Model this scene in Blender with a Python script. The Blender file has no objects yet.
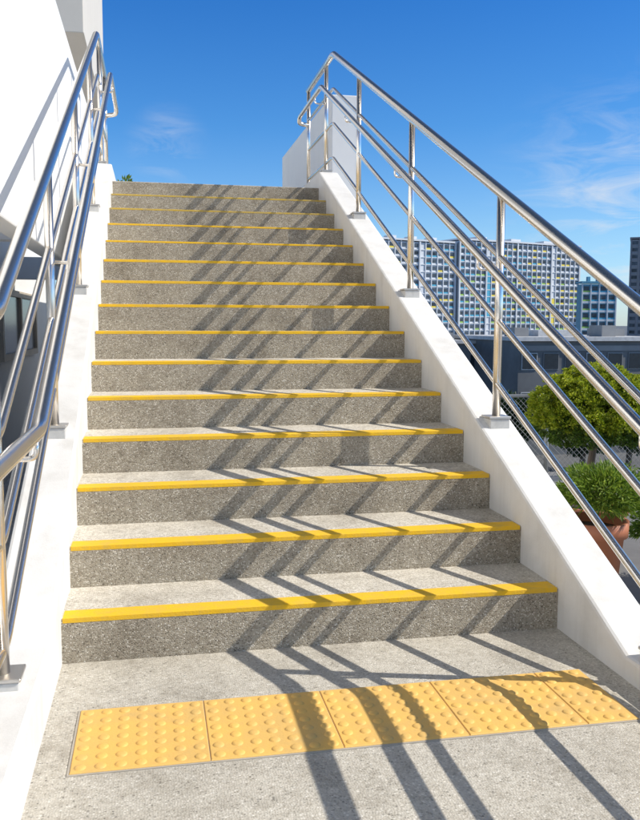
import bpy, bmesh, math, random
from mathutils import Vector, Matrix
random.seed(7)
scene = bpy.context.scene
col = scene.collection
scene.view_settings.view_transform = 'Standard'
scene.view_settings.look = 'None'
scene.view_settings.exposure = 0

# ------------------------------------------------------------ dimensions
W = 1.70; D = 0.3177; H = 0.1483; N = 15; M = H / D
CURB = 0.28
TOP_Y = (N - 1) * D; TOP_Z = N * H
CURB_TOP = M * TOP_Y + CURB
LEVEL_LEFT, LEVEL_RIGHT = 0.158, 0.075

# ------------------------------------------------------------ materials
def new_mat(name):
    m = bpy.data.materials.new(name); m.use_nodes = True
    nt = m.node_tree; b = nt.nodes['Principled BSDF']
    return m, nt, b
def node(nt, t, **kw):
    n = nt.nodes.new(t)
    for k, v in kw.items(): setattr(n, k, v)
    return n
def ramp(nt, stops, interp='LINEAR'):
    r = node(nt, 'ShaderNodeValToRGB'); cr = r.color_ramp; cr.interpolation = interp
    while len(cr.elements) < len(stops): cr.elements.new(0.5)
    for e, (p, c) in zip(cr.elements, stops):
        e.position = p; e.color = (*c, 1) if len(c) == 3 else c
    return r
def mix(nt, a, b, fac, mode='MIX'):
    n = node(nt, 'ShaderNodeMix', data_type='RGBA', blend_type=mode)
    for sock, v in ((n.inputs[0], fac), (n.inputs[6], a), (n.inputs[7], b)):
        if isinstance(v, bpy.types.NodeSocket): nt.links.new(v, sock)
        elif isinstance(v, tuple): sock.default_value = (*v, 1)
        else: sock.default_value = v
    return n.outputs[2]
def noise(nt, scale, detail=4, rough=0.6, vec=None, dist=0):
    n = node(nt, 'ShaderNodeTexNoise'); n.inputs['Scale'].default_value = scale
    n.inputs['Detail'].default_value = detail; n.inputs['Roughness'].default_value = rough
    n.inputs['Distortion'].default_value = dist
    if vec is not None: nt.links.new(vec, n.inputs['Vector'])
    return n
def math_n(nt, op, a, b=None, clamp=False):
    n = node(nt, 'ShaderNodeMath', operation=op, use_clamp=clamp)
    for s, v in zip(n.inputs, (a, b)):
        if v is None: continue
        if isinstance(v, bpy.types.NodeSocket): nt.links.new(v, s)
        else: s.default_value = v
    return n.outputs[0]
def wpos(nt): return node(nt, 'ShaderNodeNewGeometry').outputs['Position']

def aggregate(name, stones, cement, scale, top_light, top_col, bump=0.5):
    m, nt, b = new_mat(name)
    geo = node(nt, 'ShaderNodeNewGeometry'); P = geo.outputs['Position']
    wob = noise(nt, 55, 2, 0.5, P)
    vec = node(nt, 'ShaderNodeVectorMath', operation='MULTIPLY_ADD'); nt.links.new(wob.outputs['Color'], vec.inputs[0]); vec.inputs[1].default_value = (0.006,)*3; nt.links.new(P, vec.inputs[2])
    v = node(nt, 'ShaderNodeTexVoronoi'); v.inputs['Scale'].default_value = scale
    nt.links.new(vec.outputs[0], v.inputs['Vector'])
    sep = node(nt, 'ShaderNodeSeparateColor'); nt.links.new(v.outputs['Color'], sep.inputs[0])
    r = ramp(nt, stones, 'LINEAR'); nt.links.new(sep.outputs[0], r.inputs[0])
    dr = ramp(nt, [(0.35, (0,0,0)), (0.7, (1,1,1))]); nt.links.new(v.outputs['Distance'], dr.inputs[0])
    c = mix(nt, r.outputs[0], cement, dr.outputs[0])
    # paler colour mixed in on upward-facing surfaces
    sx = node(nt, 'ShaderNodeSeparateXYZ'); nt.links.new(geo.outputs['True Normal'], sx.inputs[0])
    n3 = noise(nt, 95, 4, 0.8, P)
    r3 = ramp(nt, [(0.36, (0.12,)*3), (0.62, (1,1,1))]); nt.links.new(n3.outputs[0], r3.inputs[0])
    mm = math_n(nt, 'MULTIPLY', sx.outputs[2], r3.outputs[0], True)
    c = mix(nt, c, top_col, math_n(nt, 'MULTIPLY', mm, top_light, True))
    # broad stains
    n2 = noise(nt, 2.6, 7, 0.68, P, 0.5)
    r2 = ramp(nt, [(0.28, (0.60,0.575,0.54)), (0.5, (0.96,0.95,0.935)), (0.75, (1.1,1.09,1.07))]); nt.links.new(n2.outputs[0], r2.inputs[0])
    c = mix(nt, c, r2.outputs[0], 0.9, 'MULTIPLY')
    n4 = noise(nt, 22, 5, 0.7, P, 0.2)
    r4 = ramp(nt, [(0.3, (0.74,0.72,0.69)), (0.55, (1,1,1))]); nt.links.new(n4.outputs[0], r4.inputs[0])
    c = mix(nt, c, r4.outputs[0], 0.75, 'MULTIPLY')
    nt.links.new(c, b.inputs['Base Color']); b.inputs['Roughness'].default_value = 0.85
    bp = node(nt, 'ShaderNodeBump'); bp.inputs['Strength'].default_value = bump; bp.inputs['Distance'].default_value = 0.003; bp.invert = True
    nt.links.new(v.outputs['Distance'], bp.inputs['Height']); nt.links.new(bp.outputs[0], b.inputs['Normal'])
    return m

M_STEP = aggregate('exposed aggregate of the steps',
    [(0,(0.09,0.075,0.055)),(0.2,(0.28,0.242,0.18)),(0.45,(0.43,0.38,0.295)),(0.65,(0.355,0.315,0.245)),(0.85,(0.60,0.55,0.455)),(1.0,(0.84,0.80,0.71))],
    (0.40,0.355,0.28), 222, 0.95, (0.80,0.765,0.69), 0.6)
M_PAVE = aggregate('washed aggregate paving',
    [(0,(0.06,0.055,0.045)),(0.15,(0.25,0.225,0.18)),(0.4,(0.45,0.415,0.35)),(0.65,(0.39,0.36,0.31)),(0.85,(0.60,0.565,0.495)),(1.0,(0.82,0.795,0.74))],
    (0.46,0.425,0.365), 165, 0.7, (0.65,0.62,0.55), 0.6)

def painted(name, base, dirt, rough=0.6, scale=1.6, amount=0.5, streak=True, bump=0.12):
    m, nt, b = new_mat(name); P = wpos(nt)
    n1 = noise(nt, scale, 7, 0.7, P, 0.6)
    r1 = ramp(nt, [(0.42,(0,0,0)),(0.75,(1,1,1))]); nt.links.new(n1.outputs[0], r1.inputs[0])
    mp = node(nt, 'ShaderNodeMapping'); mp.inputs['Scale'].default_value = (7,7,0.7); nt.links.new(P, mp.inputs[0])
    n2 = noise(nt, 1.0, 5, 0.65, mp.outputs[0])
    r2 = ramp(nt, [(0.48,(0,0,0)),(0.8,(1,1,1))]); nt.links.new(n2.outputs[0], r2.inputs[0])
    f = mix(nt, r1.outputs[0], r2.outputs[0], 0.5 if streak else 0.0)
    c = mix(nt, base, dirt, math_n(nt, 'MULTIPLY', f, amount))
    nt.links.new(c, b.inputs['Base Color']); b.inputs['Roughness'].default_value = rough
    n3 = noise(nt, 140, 3, 0.6, P); bp = node(nt, 'ShaderNodeBump'); bp.inputs['Strength'].default_value = bump; bp.inputs['Distance'].default_value = 0.002
    nt.links.new(n3.outputs[0], bp.inputs['Height']); nt.links.new(bp.outputs[0], b.inputs['Normal'])
    return m
M_WHITE = painted('white masonry paint', (0.80,0.79,0.77), (0.42,0.39,0.34), amount=0.65, bump=0.3)
M_WALL = painted('white wall paint', (0.82,0.82,0.81), (0.66,0.65,0.63), amount=0.4, scale=0.8)
M_CREAM = painted('cream render', (0.68,0.63,0.55), (0.5,0.46,0.4), amount=0.4)
M_TERR = painted('grey concrete terrace', (0.22,0.21,0.195), (0.12,0.115,0.11), amount=0.8, scale=1.1, streak=False)
M_SIDE = painted('pale side passage paving', (0.74,0.73,0.71), (0.56,0.55,0.53), amount=0.8, scale=1.1, streak=False)
M_CITY = painted('city asphalt and concrete', (0.17,0.175,0.18), (0.09,0.09,0.092), amount=0.9, scale=0.05, streak=False)
M_YEL = painted('worn yellow nosing paint', (0.88,0.52,0.012), (0.58,0.40,0.10), rough=0.75, scale=16, amount=0.65, streak=False, bump=0.7)
M_YEL_FADED = painted('faded yellow nosing paint', (0.62,0.42,0.06), (0.42,0.34,0.20), rough=0.8, scale=20, amount=0.95, streak=False, bump=0.7)
M_TILE = painted('yellow tactile tile', (0.83,0.50,0.125), (0.60,0.41,0.16), rough=0.62, scale=6, amount=0.85, streak=False, bump=0.35)
M_BED = painted('grey mortar bed', (0.46,0.42,0.36), (0.30,0.28,0.24), amount=0.6, scale=12, streak=False)
M_PAD = painted('grey mortar pad', (0.62,0.61,0.58), (0.34,0.33,0.31), amount=0.6, scale=14, streak=False)
M_TERRA = painted('terracotta', (0.46,0.16,0.075), (0.30,0.12,0.065), amount=0.6, scale=8)
M_SOIL = painted('potting soil', (0.06,0.04,0.028), (0.03,0.02,0.015), amount=0.8, scale=20)
M_BARK = painted('bark', (0.13,0.095,0.065), (0.06,0.045,0.03), amount=0.8, scale=10)

def plain(name, c, rough=0.5, metal=0.0, vary=0.15, scale=3):
    m, nt, b = new_mat(name); n1 = noise(nt, scale, 4, 0.6, wpos(nt))
    c2 = tuple(x * (1 - vary) for x in c); c3 = tuple(min(1, x * (1 + vary)) for x in c)
    r = ramp(nt, [(0.3, c2), (0.7, c3)]); nt.links.new(n1.outputs[0], r.inputs[0])
    nt.links.new(r.outputs[0], b.inputs['Base Color']); b.inputs['Roughness'].default_value = rough; b.inputs['Metallic'].default_value = metal
    return m
def steel(name, base, rough):
    m, nt, b = new_mat(name); P = wpos(nt)
    n1 = noise(nt, 3, 1, 0.5, P)
    r = ramp(nt, [(0.3, tuple(x*0.96 for x in base)),(0.7, base)]); nt.links.new(n1.outputs[0], r.inputs[0])
    nt.links.new(r.outputs[0], b.inputs['Base Color']); b.inputs['Metallic'].default_value = 1
    b.inputs['Roughness'].default_value = rough
    return m
M_STEEL = steel('polished stainless steel', (0.92,0.86,0.78), 0.24)
M_PLATE = steel('dull stainless plate', (0.62,0.60,0.57), 0.45)
M_GALV = plain('galvanised steel', (0.36,0.37,0.37), 0.5, 0.6)
M_MESH = plain('weathered fence wire', (0.25,0.255,0.255), 0.6, 0.2)
M_GLASS = plain('dark window glass', (0.03,0.04,0.05), 0.12)
M_PANE = plain('grey window glass', (0.14,0.15,0.16), 0.15)
M_FRAME = plain('beige window frame', (0.52,0.45,0.36), 0.5)
M_FARWALL = plain('pale apartment facade', (0.66,0.69,0.73), 0.7, 0, 0.08, 0.1)
M_FARWIN = plain('far window glass', (0.055,0.07,0.09), 0.3, 0, 0.9, 0.35)
M_TEAL = plain('aqua facade panel', (0.07,0.38,0.56), 0.6)
M_FARYEL = plain('yellow facade panel', (0.82,0.66,0.09), 0.6)
M_GREEN = plain('yellow green facade panel', (0.32,0.54,0.12), 0.6)
M_NAVY = plain('teal blue facade', (0.13,0.36,0.50), 0.5)
M_DARK = plain('dark grey cladding', (0.15,0.155,0.16), 0.6, 0, 0.35, 0.25)
M_MID = plain('mid grey cladding', (0.27,0.27,0.27), 0.6, 0, 0.25, 0.3)
M_PALE = plain('pale grey fascia', (0.55,0.555,0.56), 0.6)
M_BROWN = plain('grey tower facade', (0.29,0.30,0.33), 0.6, 0, 0.1, 0.1)
def leaf_mat(name, a, b_, c_, trans=0.28):
    m, nt, b = new_mat(name)
    g = node(nt, 'ShaderNodeNewGeometry')
    r = ramp(nt, [(0.0,a),(0.5,b_),(1.0,c_)]); nt.links.new(g.outputs['Random Per Island'], r.inputs[0])
    nt.links.new(r.outputs[0], b.inputs['Base Color']); b.inputs['Roughness'].default_value = 0.5
    tr = node(nt, 'ShaderNodeBsdfTranslucent'); nt.links.new(r.outputs[0], tr.inputs[0])
    ms = node(nt, 'ShaderNodeMixShader'); ms.inputs[0].default_value = trans
    out = nt.nodes['Material Output']
    nt.links.new(b.outputs[0], ms.inputs[1]); nt.links.new(tr.outputs[0], ms.inputs[2]); nt.links.new(ms.outputs[0], out.inputs[0])
    return m
M_LEAF_Y = leaf_mat('yellow green leaves', (0.13,0.21,0.01), (0.34,0.41,0.02), (0.52,0.54,0.04), 0.34)
M_LEAF_L = leaf_mat('light bushy leaves', (0.07,0.14,0.012), (0.19,0.30,0.03), (0.36,0.45,0.06))
M_LEAF_G = leaf_mat('fresh green leaves', (0.05,0.11,0.012), (0.12,0.22,0.025), (0.24,0.34,0.05))
M_LEAF_SHADE = leaf_mat('shade toned leaves', (0.04,0.09,0.01), (0.09,0.16,0.015), (0.17,0.25,0.025), 0.25)  # darker leaf colour standing in for shade inside and under the topiary
M_LEAF_D = leaf_mat('dark green leaves', (0.018,0.04,0.012), (0.035,0.07,0.02), (0.06,0.10,0.03))

# ------------------------------------------------------------ object helpers
def tag(o, label=None, cat=None, group=None, kind=None):
    if label: o['label'] = label
    if cat: o['category'] = cat
    if group: o['group'] = group
    if kind: o['kind'] = kind
    return o
def thing(name, loc, label, cat, group=None, rz=0):
    o = bpy.data.objects.new(name, None); col.objects.link(o); o.location = loc; o.rotation_euler = (0,0,rz)
    o.empty_display_size = 0.1
    return tag(o, label, cat, group)
def obj(name, bm, m, parent=None, off=(0,0,0), smooth=False, bevel=0, segs=2):
    if any(off): bmesh.ops.translate(bm, verts=bm.verts, vec=-Vector(off))
    bmesh.ops.recalc_face_normals(bm, faces=bm.faces)
    me = bpy.data.meshes.new(name); bm.to_mesh(me); bm.free()
    me.materials.append(m)
    o = bpy.data.objects.new(name, me); col.objects.link(o)
    if smooth:
        for p in me.polygons: p.use_smooth = True
    if parent: o.parent = parent
    if bevel:
        md = o.modifiers.new('bevel', 'BEVEL'); md.width = bevel; md.segments = segs; md.limit_method = 'ANGLE'; md.angle_limit = math.radians(40)
    return o
def box(bm, x0, x1, y0, y1, z0, z1):
    v = [bm.verts.new((x, y, z)) for z in (z0, z1) for x, y in ((x0,y0),(x1,y0),(x1,y1),(x0,y1))]
    for f in ((3,2,1,0),(4,5,6,7),(0,1,5,4),(1,2,6,5),(2,3,7,6),(3,0,4,7)): bm.faces.new([v[i] for i in f])
    return bm
def bx(*a): return box(bmesh.new(), *a)
def prism_x(prof, x0, x1):
    bm = bmesh.new()
    a = [bm.verts.new((x0, y, z)) for y, z in prof]; b = [bm.verts.new((x1, y, z)) for y, z in prof]
    n = len(prof); bm.faces.new(a); bm.faces.new(b[::-1])
    for i in range(n): bm.faces.new((a[i], b[i], b[(i+1)%n], a[(i+1)%n]))
    return bm
def fillet(pts, r, k=6):
    pts = [Vector(p) for p in pts]; out = [pts[0]]
    for i in range(1, len(pts)-1):
        p = pts[i]; a = (pts[i-1]-p); b = (pts[i+1]-p); la, lb = a.length, b.length
        a.normalize(); b.normalize(); t = min(r, la*0.45, lb*0.45)
        s, e = p + a*t, p + b*t
        for j in range(k+1):
            u = j/k; out.append(s*(1-u)**2 + p*2*u*(1-u) + e*u*u)
    out.append(pts[-1]); return out
def tube(bm, pts, r, seg=14, cap=True):
    pts = [Vector(p) for p in pts]; rings = []
    t0 = (pts[1]-pts[0]).normalized()
    up = Vector((1,0,0)) if abs(t0.x) < 0.8 else Vector((0,0,1))
    nrm = (up - t0*up.dot(t0)).normalized()
    rad = r if isinstance(r, (list, tuple)) else [r]*len(pts)
    for i, p in enumerate(pts):
        if i == 0: t = t0
        elif i == len(pts)-1: t = (pts[i]-pts[i-1]).normalized()
        else: t = ((pts[i]-pts[i-1]).normalized() + (pts[i+1]-pts[i]).normalized()).normalized()
        nrm = (nrm - t*nrm.dot(t)).normalized(); bn = t.cross(nrm)
        rings.append([bm.verts.new(p + (nrm*math.cos(2*math.pi*j/seg) + bn*math.sin(2*math.pi*j/seg))*rad[i]) for j in range(seg)])
    for a, b in zip(rings, rings[1:]):
        for j in range(seg): bm.faces.new((a[j], a[(j+1)%seg], b[(j+1)%seg], b[j]))
    if cap: bm.faces.new(rings[0][::-1]); bm.faces.new(rings[-1])
    return bm
def lathe(bm, prof, cx, cy, cz, seg=28):
    rings = [[bm.verts.new((cx+r*math.cos(2*math.pi*j/seg), cy+r*math.sin(2*math.pi*j/seg), cz+z)) for j in range(seg)] for r, z in prof]
    for a, b in zip(rings, rings[1:]):
        for j in range(seg): bm.faces.new((a[j], a[(j+1)%seg], b[(j+1)%seg], b[j]))
    bm.faces.new(rings[0][::-1]); bm.faces.new(rings[-1]); return bm
def smooth_tubes(o):
    for p in o.data.polygons: p.use_smooth = len(p.vertices) == 4
    return o

# ------------------------------------------------------------ setting
tag(obj('city_ground', bx(-3000,3000,-3000,5000,-9.6,-9.0), M_CITY), kind='structure')
tag(obj('terrace', bx(W+0.1,14,-9,6.1,-9.2,-0.6), M_TERR), kind='structure')
tag(obj('side_path', bx(-9,-0.1,-9,14,-9.2,-0.6), M_SIDE), kind='structure')
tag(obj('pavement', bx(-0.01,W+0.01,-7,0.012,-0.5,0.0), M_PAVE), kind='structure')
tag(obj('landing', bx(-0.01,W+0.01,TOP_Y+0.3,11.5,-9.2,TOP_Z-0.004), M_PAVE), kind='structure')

# ------------------------------------------------------------ staircase
st = thing('staircase', (W/2, 0, 0), 'long straight flight of exposed aggregate steps with yellow painted edges', 'staircase')
for i in range(N):
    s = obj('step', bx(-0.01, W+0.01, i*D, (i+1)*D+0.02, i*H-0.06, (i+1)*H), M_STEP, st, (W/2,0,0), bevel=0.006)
    if i < N-1:
        z = (i+1)*H; y = i*D
        q = 0.016 if i < 10 else 0.012
        prof = [(y-0.0009, z-q), (y-0.0009, z+0.0009), (y+0.076, z+0.0009), (y+0.076, z-0.003), (y+0.004, z-0.003), (y+0.004, z-q)]
        obj('nosing_strip', prism_x(prof, 0.004, W-0.004), M_YEL_FADED if i >= 12 else M_YEL, s, (W/2,0,0), bevel=0.0035, segs=3)

# ------------------------------------------------------------ parapets beside the steps
for x0, x1, lev, lab in ((-0.175,0.0,LEVEL_LEFT,'low white sloping parapet wall along the left side of the steps'),
                    (W,W+0.165,LEVEL_RIGHT,'low white sloping parapet wall along the right side of the steps')):
    prof = [(-7,-9.2),(-7,lev),((lev-CURB)/M,lev),(TOP_Y,CURB_TOP),(11.5,CURB_TOP),(11.5,-9.2)]
    o = obj('parapet_wall', prism_x(prof, x0, x1), M_WHITE, bevel=0.012); tag(o, lab, 'parapet')

# ------------------------------------------------------------ tactile tiles
T = 0.339; TX = 0.0853; TYB = -0.3547
tag(obj('mortar_bed', bx(TX-0.005, TX+4.45*T+0.005, TYB-T-0.005, TYB+0.005, -0.02, 0.0025), M_BED), kind='structure')
def tile_bm(w, d, nx, ny=7):
    bm = bx(0.001, w-0.001, 0.001, d-0.001, -0.01, 0.0055)
    bmesh.ops.bevel(bm, geom=[e for e in bm.edges if e.verts[0].co.z > 0 and e.verts[1].co.z > 0], offset=0.002, segments=1, affect='EDGES')
    p = d/ny
    for a in range(nx):
        for b in range(ny):
            cx, cy = (a+0.5)*p, (b+0.5)*p; rings = []
            for r, z in ((0.0155,0.0051),(0.0133,0.0075),(0.0094,0.0091),(0.0042,0.0097)):
                rings.append([bm.verts.new((cx+r*math.cos(2*math.pi*j/14), cy+r*math.sin(2*math.pi*j/14), z)) for j in range(14)])
            for q, s in zip(rings, rings[1:]):
                for j in range(14): 
                    f = bm.faces.new((q[j], q[(j+1)%14], s[(j+1)%14], s[j])); f.smooth = True
            f = bm.faces.new(rings[-1]); f.smooth = True
    return bm
labs = ['leftmost yellow tactile tile of raised dots in the row below the steps','second yellow tactile tile from the left, mostly sunlit before the steps',
        'middle yellow tactile tile of the row, crossed by railing shadows','fourth yellow tactile tile from the left, crossed by railing shadows','narrow cut yellow tactile tile at the right end of the row']
for k in range(5):
    w = T if k < 4 else 0.45*T
    o = obj('tactile_tile', tile_bm(w, T, 7 if k < 4 else 3), M_TILE); o.location = (TX+k*T, TYB-T, 0)
    tag(o, labs[k], 'tactile tile', 'tactile paving tiles')

# ------------------------------------------------------------ railings
Y0, YT, Y1 = -1.6, 4.27, 5.38
def railing(x, inward, YB, HT, lev, label):
    def curb_z(y): return max(lev, M*y+CURB) if y < TOP_Y else CURB_TOP
    def rail_z(y, h): return M*min(max(y, YB), YT) + CURB + h
    loc = (x, 0, 0); t = thing('stair_railing', loc, label, 'railing')
    def path(xx, h, ya=Y0, yb=Y1): return [(xx, ya, rail_z(ya,h)), (xx, YB, rail_z(YB,h)), (xx, YT, rail_z(YT,h)), (xx, yb, rail_z(yb,h))]
    smooth_tubes(obj('top_rail', tube(bmesh.new(), fillet(path(x,HT,Y0-0.02,Y1+0.02), 0.06), 0.0245, 28), M_STEEL, t, loc))
    for h in (0.725, 0.45, 0.175):
        smooth_tubes(obj('mid_rail', tube(bmesh.new(), fillet(path(x,h), 0.05), 0.0138, 20), M_STEEL, t, loc))
    hx = x + inward*0.10; hh = 0.735
    pts = path(hx, hh, Y0, Y1-0.08)
    zr = pts[-1][2]
    pts = [(x, Y0, pts[0][2])] + pts + [(hx, Y1-0.03, zr-0.05), (x, Y1, zr-0.06)]
    hr = smooth_tubes(obj('handrail', tube(bmesh.new(), fillet(pts, 0.05), 0.0195, 24), M_STEEL, t, loc))
    for y in (Y0, -0.5, 0.784, 2.085, 3.373, 4.55, Y1):
        zb = curb_z(y); zt = rail_z(y, HT)
        po = smooth_tubes(obj('post', tube(bmesh.new(), [(x,y,zb+0.02),(x,y,zt)], 0.018, 24), M_STEEL, t, loc))
        obj('base_plate', bx(x-0.05,x+0.05,y-0.05,y+0.05,zb+0.022,zb+0.032), M_PLATE, po, loc, bevel=0.002, segs=1)
        obj('mortar_pad', bx(x-0.046,x+0.046,y-0.046,y+0.046,zb-0.04,zb+0.021), M_PAD, po, loc, bevel=0.004)
        zc = rail_z(y, hh)
        b = tube(bmesh.new(), fillet([(x,y,zc-0.065),(hx,y,zc-0.065),(hx,y,zc-0.015)], 0.03), 0.007, 8)
        if y > Y0+0.1 and y < Y1-0.1: smooth_tubes(obj('bracket', b, M_STEEL, hr, loc))
        else: b.free()
railing(W+0.084, -1, -0.62, 1.0, LEVEL_RIGHT, 'stainless steel railing along the right side of the steps')
railing(-0.09, 1, -0.45, 1.03, LEVEL_LEFT, 'stainless steel railing along the left side beside the white building')

# ------------------------------------------------------------ white building on the left
loc = (-4,2,-0.6)
b = thing('white_building', loc, 'white building with overhanging upper wall to the left of the steps', 'building')
obj('upper_wall', bx(-0.43,-0.31,-7,7.3,1.52,3.27), M_WALL, b, loc, bevel=0.01)
LX = -1.25
obj('lower_wall', bx(-8.2,LX,-7.2,11.5,-0.7,2.15), M_WALL, b, loc)
for y in (-5,-2.5,0,2.5,7.1):
    obj('cross_beam', bx(LX-0.3,-0.42,y,y+0.16,1.56,1.80), M_WALL, b, loc)
obj('upper_storey', bx(-7,-0.42,7.7,12,4.4,9.5), M_CREAM, b, loc, bevel=0.01)
obj('rear_wall', bx(-8,-2.4,8.2,11.3,2.1,9.0), M_WALL, b, loc)
wy, wl = 6.4, 2.6
f = bmesh.new()
box(f,LX-0.01,LX+0.05,wy,wy+wl,0.68,0.75); box(f,LX-0.01,LX+0.05,wy,wy+wl,1.37,1.44)
for q in (0, wl/2-0.04, wl-0.08): box(f,LX-0.01,LX+0.05,wy+q,wy+q+0.08,0.75,1.37)
w = obj('window', f, M_FRAME, b, loc)
obj('pane', bx(LX-0.01,LX+0.02,wy+0.02,wy+wl-0.02,0.70,1.42), M_PANE, w, loc)

tag(obj('landing_wall', bx(2.02,2.29,5.45,8.6,-9.2,3.27), M_WALL, bevel=0.01), 'white wall block rising behind the top of the right railing', 'wall')

# ------------------------------------------------------------ plants
def leaf(bm, p, d, n, L, w):
    d = d.normalized(); s = d.cross(n)
    if s.length < 1e-4: s = d.orthogonal()
    s.normalize(); up = s.cross(d)
    a = bm.verts.new(p); b1 = bm.verts.new(p + d*L*0.5 + s*w + up*L*0.08); b2 = bm.verts.new(p + d*L*0.5 - s*w + up*L*0.08); c = bm.verts.new(p + d*L)
    bm.faces.new((a,b1,c)); bm.faces.new((a,c,b2))
def rvec(): 
    while True:
        v = Vector((random.uniform(-1,1),random.uniform(-1,1),random.uniform(-1,1)))
        if 0.05 < v.length < 1: return v.normalized()
def crown(c, rad, clumps, per, L, w, clump_r=0.28, kmin=0.62, bm=None):
    bm = bm or bmesh.new(); c = Vector(c); R = Vector(rad)
    for _ in range(clumps):
        v = rvec(); k = random.uniform(kmin,1.0); cr = clump_r*random.uniform(0.7,1.25)
        cc = Vector((v.x*R.x, v.y*R.y, v.z*R.z))*k
        for _ in range(per):
            u = rvec(); rr = random.uniform(0.4,1.0)*cr
            p = c + cc + Vector((u.x*R.x,u.y*R.y,u.z*R.z))*rr
            d = (u*0.7 + v*0.8 + rvec()*0.6)
            leaf(bm, p, d, rvec(), L*random.uniform(0.6,1.3), w*random.uniform(0.7,1.2))
    return bm
def pot(t, loc, x, y, z, r, h):
    p = obj('pot', lathe(bmesh.new(), [(r*0.68,0),(r*0.94,h*0.84),(r*1.06,h*0.84),(r*1.08,h),(r*0.96,h),(r*0.92,h*0.9),(0.01,h*0.9)], x,y,z), M_TERRA, t, loc, smooth=False)
    for q in p.data.polygons: q.use_smooth = len(q.vertices)==4
    obj('soil', lathe(bmesh.new(), [(0.01,h*0.905),(r*0.9,h*0.905),(0.01,h*0.93)], x,y,z), M_SOIL, t, loc)
loc = (3.46,2.9,-0.6); t = thing('topiary_tree', loc, 'round clipped yellow green topiary on a thin trunk beyond the right railing', 'topiary')
X = 3.46
pot(t, loc, *loc, 0.24, 0.36)
obj('trunk', tube(bmesh.new(), [(X,2.9,-0.28),(X-0.02,2.92,0.0),(X+0.01,2.9,0.3),(X,2.9,0.5)], [0.035,0.028,0.025,0.02], 10), M_BARK, t, loc)
bm = bmesh.new()
for k in range(7):
    a = k*0.9; tube(bm, [(X,2.9,0.15+0.03*k),(X+0.12*math.cos(a),2.9+0.12*math.sin(a),0.32+0.03*k),(X+0.28*math.cos(a),2.9+0.28*math.sin(a),0.42+0.03*k)], [0.012,0.009,0.005], 6)
obj('branches', bm, M_BARK, t, loc)
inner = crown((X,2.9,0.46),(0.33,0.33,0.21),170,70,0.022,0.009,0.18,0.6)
outer = bmesh.new()
for ring, (n, rr, zz) in enumerate(((11,0.32,0.31),(13,0.365,0.41),(13,0.35,0.52),(11,0.265,0.62),(6,0.13,0.695))):     # clipped cushions in layers
    for k in range(n):
        a = 2*math.pi*(k+0.5*(ring%2))/n + random.uniform(-0.1,0.1)
        s = random.uniform(0.95,1.08)
        crown((X+rr*math.cos(a),2.9+rr*math.sin(a),zz+random.uniform(-0.01,0.01)),(0.115*s,0.115*s,0.085*s),52,28,0.018,0.0075,0.22,0.84,inner if ring == 0 else outer)
obj('shade_toned_foliage', inner, M_LEAF_SHADE, t, loc)  # core and lowest cushions: shade put into the leaf colour
obj('crown', outer, M_LEAF_Y, t, loc)
bx_, by_ = 2.81, 1.72
loc = (bx_,by_,-0.6); t = thing('potted_bush', loc, 'leafy light green bush in a terracotta pot beside the right parapet', 'potted plant')
pot(t, loc, *loc, 0.18, 0.55)
bm = crown((bx_+0.06,by_,0.13),(0.25,0.25,0.14),120,60,0.03,0.005,0.25,0.5)
for _ in range(1500):                     # fine arching fronds, the lowest spilling over the pot rim
    v = rvec(); v.z = abs(v.z)*1.0-0.12; v.normalize()
    p = Vector((bx_+0.05,by_,0.06)) + Vector((v.x*0.22,v.y*0.22,v.z*0.16))*random.uniform(0.5,1.1)
    leaf(bm, p, v + rvec()*0.45 + Vector((0,0,-0.15)), rvec(), random.uniform(0.05,0.10), 0.0036)
obj('foliage', bm, M_LEAF_L, t, loc)
loc = (3.6,2.0,-0.6); t = thing('potted_shrub', loc, 'green shrub at the right edge under the round topiary', 'potted plant')
pot(t, loc, *loc, 0.2, 0.3)
obj('foliage', crown((3.6,2.0,-0.08),(0.36,0.36,0.30),170,75,0.033,0.006,0.22), M_LEAF_G, t, loc)
loc = (0.06,6.6,TOP_Z-0.004); t = thing('landing_shrub', loc, 'small green shrub peeking over the top left of the steps', 'plant')
pot(t, loc, *loc, 0.12, 0.16)
obj('foliage', crown((0.0,6.6,2.46),(0.13,0.16,0.15),30,30,0.06,0.013,0.3), M_LEAF_G, t, loc)

# ------------------------------------------------------------ chain-link fence
loc = (5,5.55,-0.6); t = thing('chain_link_fence', loc, 'grey chain link fence at the terrace edge behind the plants', 'fence')
FX0, FX1, FZ0, FZ1 = 2.1, 9.0, -0.55, 0.32
bm = bmesh.new(); hgt = FZ1-FZ0; x = FX0-hgt
while x < FX1:
    for sgn in (1,-1):
        a = Vector((x, 5.55+0.003*sgn, FZ0 if sgn>0 else FZ1)); e = a + Vector((hgt, 0, hgt*sgn))
        if a.x < FX0: u=(FX0-a.x)/hgt; a = a.lerp(e,u)
        if e.x > FX1: 
            L=e.x-a.x; u=(FX1-a.x)/L; e = a.lerp(e,u)
        if e.x-a.x > 0.01: tube(bm, [a,e], 0.0022, 4, False)
    x += 0.06
obj('wire_mesh', bm, M_MESH, t, loc)
for px in (2.1,4.4,6.7,9.0):
    smooth_tubes(obj('post', tube(bmesh.new(), [(px,5.55,-0.62),(px,5.55,0.36)], 0.024, 12), M_GALV, t, loc))
smooth_tubes(obj('top_rail', tube(bmesh.new(), [(FX0,5.55,FZ1+0.01),(FX1,5.55,FZ1+0.01)], 0.018, 10), M_GALV, t, loc))

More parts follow.
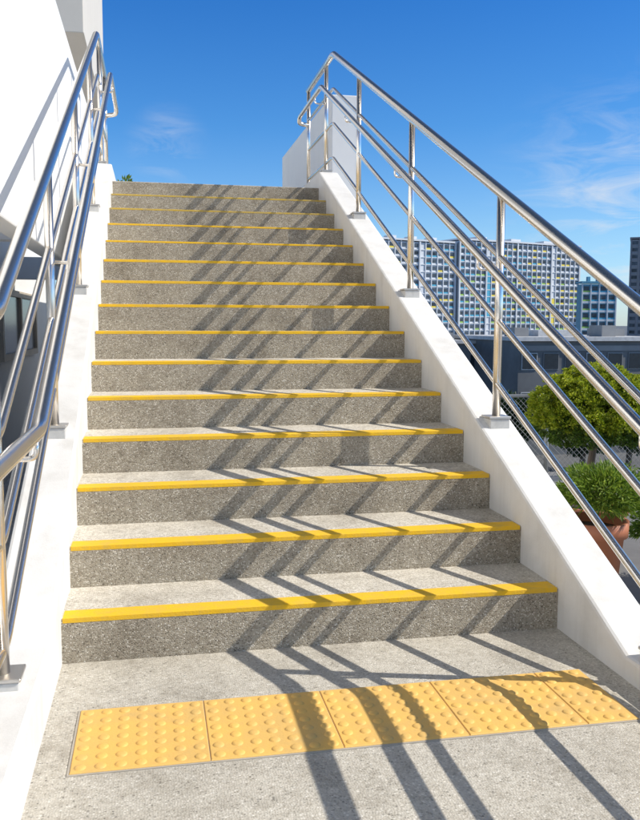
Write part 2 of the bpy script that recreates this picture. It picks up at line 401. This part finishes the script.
# ------------------------------------------------------------ distant buildings
def flats(name, label, loc, rz, w, dep, h, floors, bays, wall, win, accents, base_h=3.0, fin=0.17, depth=0.35, grid=None, led=0.14, blank=(), wide=()):
    t = thing(name, loc, label, 'building', None, rz)
    obj('wall', bx(0,w,0,dep,0,h), wall, t)
    bw = w/bays; fh = (h-base_h)/floors
    g = bmesh.new()
    for k in range(bays+1):
        big = k in wide
        box(g, k*bw-fin*(1.7 if big else 1), k*bw+fin*(1.7 if big else 1), -depth*(1.6 if big else 1), -0.002, base_h-0.3, h+(0.9 if big else 0.3))
    for k in range(floors): box(g, -fin+0.01, w+fin-0.01, -depth*0.7, -0.003, base_h+k*fh-led, base_h+k*fh+led)
    obj('facade_grid', g, grid or wall, t)
    def share(nm, x0,x1,y0,y1,z0,z1, m):
        me = bpy.data.meshes.new(nm); q = bx(x0,x1,y0,y1,z0,z1); bmesh.ops.recalc_face_normals(q, faces=q.faces); q.to_mesh(me); q.free(); me.materials.append(m); return me
    wm = share('window', -bw*0.31,bw*0.31,-0.10,-0.004,-fh*0.20,fh*0.28, win)
    cells = [(k,j) for k in range(floors) for j in range(bays) if j not in blank]
    cells.sort(key=lambda c: (-c[0], c[1]))
    rest = bmesh.new()
    for n, (k,j) in enumerate(cells):
        cx, cz = (j+0.5)*bw, base_h+(k+0.5)*fh
        if n < 100:
            o = bpy.data.objects.new('window', wm); col.objects.link(o); o.parent = t; o.location = (cx,0,cz)
        else: box(rest, cx-bw*0.31,cx+bw*0.31,-0.10,-0.004,cz-fh*0.20,cz+fh*0.28)
    if len(cells) > 100: tag(obj('windows', rest, win, t), kind='stuff')
    else: rest.free()
    for m, cs, tall in accents:
        pm = share('coloured_panel', -bw*0.5+fin+0.01, bw*0.5-fin-0.01, -0.16, -0.006, -fh*0.44, fh*0.40 if tall else -fh*0.21, m)
        for (k,j) in cs[:95]:
            o = bpy.data.objects.new('coloured_panel', pm); col.objects.link(o); o.parent = t; o.location = ((j+0.5)*bw,0,base_h+(k+0.5)*fh)
    r = obj('roof', bx(-0.4,w+0.4,-0.7,dep+0.4,h+0.31,h+0.9), wall, t)
    for k in range(3):
        x = w*(0.2+0.28*k); obj('roof_house', bx(x,x+w*0.08,dep*0.3,dep*0.6,h+0.9,h+2.4), wall, r)
    return t
rz = 0.312
rg = random.Random(11)
pool = [(k,j) for k in range(15) for j in range(24) if j not in (5,18)]
rg.shuffle(pool)
acc = [(M_FARYEL, [(k,18) for k in range(7)], True),
       (M_TEAL, [(k,5) for k in range(4,12)], True),
       (M_TEAL, [c for c in pool[:140] if c[1] < 17][:85], False),
       (M_GREEN, [c for c in pool[140:230] if c[0] < 11][:55], False),
       (M_FARYEL, [c for c in pool[230:330] if c[1] > 5][:60], False)]
flats('apartment_block', 'long pale apartment block with rows of windows seen through the right railing', (107.5,284,-9), rz, 58.7, 16, 39.5, 15, 24, M_FARWALL, M_FARWIN, acc, blank=(5,18), wide=(0,5,11,18,24))
pool = [(k,j) for k in range(14) for j in range(12) if j != 6]; rg.shuffle(pool)
acc = [(M_TEAL, pool[:42], False), (M_FARYEL, pool[42:62], False), (M_TEAL, [(k,6) for k in range(6)], True)]
flats('apartment_block', 'shorter pale apartment block at the left end of the long block', (76.5,275,-9), rz, 31, 14, 38.2, 14, 12, M_FARWALL, M_FARWIN, acc, blank=(6,), wide=(0,6,12))
acc = [(M_GREEN, [(k,j) for k in range(7) for j in (0,)], False),(M_TEAL, [(k,j) for k in range(7) for j in (1,2,3)], False)]
flats('balcony_block', 'small teal blue block with pale balcony bands right of the long block', (131.5,240,-9), -0.1, 11.0, 4, 22.5, 7, 4, M_NAVY, M_FARWIN, acc, grid=M_FARWALL, led=0.32, depth=0.4)
flats('tower_block', 'tall grey tower cut off at the right edge', (184,300,-9), -0.56, 32, 20, 43, 15, 10, M_BROWN, M_FARWIN, [])

def low_building(label, loc, w, dep, h, wall, n, boxes):
    t = thing('low_building', loc, label, 'building')
    obj('wall', bx(0,w,0,dep,0,h), wall, t)
    r = obj('roof', bx(-0.3,w+0.3,-0.4,dep+0.3,h+0.002,h+0.3), M_PALE, t)
    for x0,x1,y0,y1,z in boxes: obj('roof_plant_box', bx(x0,x1,y0,y1,h+0.302,h+z), M_MID if (x1-x0) < 2 else M_PALE, r)
    bw = w/n
    for k in range(n):
        for z in (h-2.2, h-5.2):
            f = obj('window', bx(k*bw+0.25,(k+1)*bw-0.25,-0.06,-0.003,z,z+1.3), M_MID if k%3 else M_PALE, t)
            obj('pane', bx(k*bw+0.32,(k+1)*bw-0.32,-0.09,-0.062,z+0.07,z+1.23), M_GLASS, f)
    obj('fascia_band', bx(0.1,w-0.1,-0.05,-0.003,h-0.75,h-0.35), M_MID, t)
low_building('low dark grey flat roofed building below the apartment blocks', (27.5,57,-9), 12.5, 14, 8.8, M_DARK, 7, ((1,2.2,3,5,1.0),(3.5,6.5,4,7,0.8),(8,9.2,2,4,1.2),(10,11.8,5,8,0.9)))
low_building('low mid grey flat roofed building left of the darker one', (19.5,66,-9), 11, 14, 8.4, M_MID, 6, ((1,3.5,3,6,1.1),(6,7.2,3,5,0.9)))
for k,(x,y,s) in enumerate(((27,46,1.0),(31.5,48,1.15),(24,50,0.9))):
    loc = (x,y,-9); t = thing('street_tree', loc, ['bushy street tree just right of the dark low building windows','tallest bushy street tree in front of the dark low building','smallest street tree in front of the grey low building'][k], 'tree', 'street trees below the terrace')
    obj('trunk', tube(bmesh.new(), [(x,y,-9),(x+0.1,y,-6.5),(x,y,-4.5*s)], [0.22,0.17,0.1], 8), M_BARK, t, loc)
    obj('crown', crown((x,y,-5.2),(2.1*s,2.1*s,1.7*s),70,45,0.35,0.12,0.3), M_LEAF_D, t, loc)

# ------------------------------------------------------------ light
L = Vector((-1.10, 0.31, -1.0)).normalized()
sun = bpy.data.lights.new('sun', 'SUN'); sun.energy = 5.0; sun.angle = math.radians(0.3); sun.color = (1.0,0.945,0.85)
so = bpy.data.objects.new('sun', sun); col.objects.link(so); so.rotation_euler = L.to_track_quat('-Z','Y').to_euler(); so.location = (20,-5,20)
wd = bpy.data.worlds.new('World'); scene.world = wd; wd.use_nodes = True
nt = wd.node_tree; bg = nt.nodes['Background']
sky = node(nt, 'ShaderNodeTexSky', sky_type='NISHITA', sun_disc=False)
sky.sun_elevation = math.asin(-L.z); sky.sun_rotation = math.atan2(-L.x, -L.y)
sky.air_density = 1.0; sky.dust_density = 0.3; sky.ozone_density = 2.0; sky.altitude = 50
tc = node(nt, 'ShaderNodeTexCoord'); G = tc.outputs['Generated']
sp = node(nt, 'ShaderNodeSeparateXYZ'); nt.links.new(G, sp.inputs[0])
gr = ramp(nt, [(0.0,(1.25,1.6,2.2)),(0.1,(1.05,1.5,1.95)),(0.22,(0.52,1.22,1.92)),(0.40,(0.20,0.95,1.92)),(0.62,(0.48,0.56,0.64)),(1.0,(0.5,0.53,0.56))])
nt.links.new(sp.outputs[2], gr.inputs[0])
skyc = mix(nt, sky.outputs[0], gr.outputs[0], 1.0, 'MULTIPLY')
mp = node(nt, 'ShaderNodeMapping'); mp.inputs['Scale'].default_value = (6,6,20); mp.inputs['Rotation'].default_value = (0.12,0.1,0.3)
nt.links.new(G, mp.inputs[0])
n1 = noise(nt, 1.6, 10, 0.62, mp.outputs[0], 0.8)
r1 = ramp(nt, [(0.46,(0,0,0)),(0.80,(1,1,1))]); nt.links.new(n1.outputs[0], r1.inputs[0])
def spot(d, rad, amp):
    d = Vector(d).normalized()
    vm = node(nt, 'ShaderNodeVectorMath', operation='DISTANCE'); nt.links.new(G, vm.inputs[0]); vm.inputs[1].default_value = d
    rr = ramp(nt, [(0.0,(amp,)*3),(1.0,(0,0,0))]); rr.color_ramp.interpolation = 'EASE'
    nt.links.new(math_n(nt, 'DIVIDE', vm.outputs['Value'], rad, True), rr.inputs[0]); return rr.outputs[0]
ms = math_n(nt, 'MAXIMUM', spot((0.02,1.0435,0.21),0.055,0.5), spot((0.56,0.92,0.12),0.19,0.9))
ms = math_n(nt, 'MAXIMUM', ms, spot((-0.6,-0.8,0.5),0.8,0.8))
ms = math_n(nt, 'MAXIMUM', ms, spot((0.9,-0.3,0.3),0.5,0.8))
ms = math_n(nt, 'MAXIMUM', ms, spot((-0.9,0.1,0.5),0.6,0.8))
c = mix(nt, skyc, (9.9,10.2,10.6), math_n(nt, 'MULTIPLY', r1.outputs[0], ms, True))
nt.links.new(c, bg.inputs[0]); bg.inputs[1].default_value = 0.081

# ------------------------------------------------------------ camera
yaw, pitch, roll = 0.1958, -0.1027, 0.0028
f = Vector((math.sin(yaw)*math.cos(pitch), math.cos(yaw)*math.cos(pitch), math.sin(pitch)))
r0 = Vector((math.cos(yaw), -math.sin(yaw), 0)); u0 = r0.cross(f)
r = r0*math.cos(roll)+u0*math.sin(roll); u = u0*math.cos(roll)-r0*math.sin(roll)
cam = bpy.data.cameras.new('camera'); co = bpy.data.objects.new('camera', cam); col.objects.link(co)
mat = Matrix(((r.x,u.x,-f.x),(r.y,u.y,-f.y),(r.z,u.z,-f.z))).to_4x4(); mat.translation = (0.3022,-2.6826,1.0806)
co.matrix_world = mat
cam.sensor_fit = 'HORIZONTAL'; cam.sensor_width = 36; cam.lens = 838.8/640*36
cam.clip_start = 0.05; cam.clip_end = 8000
scene.camera = co
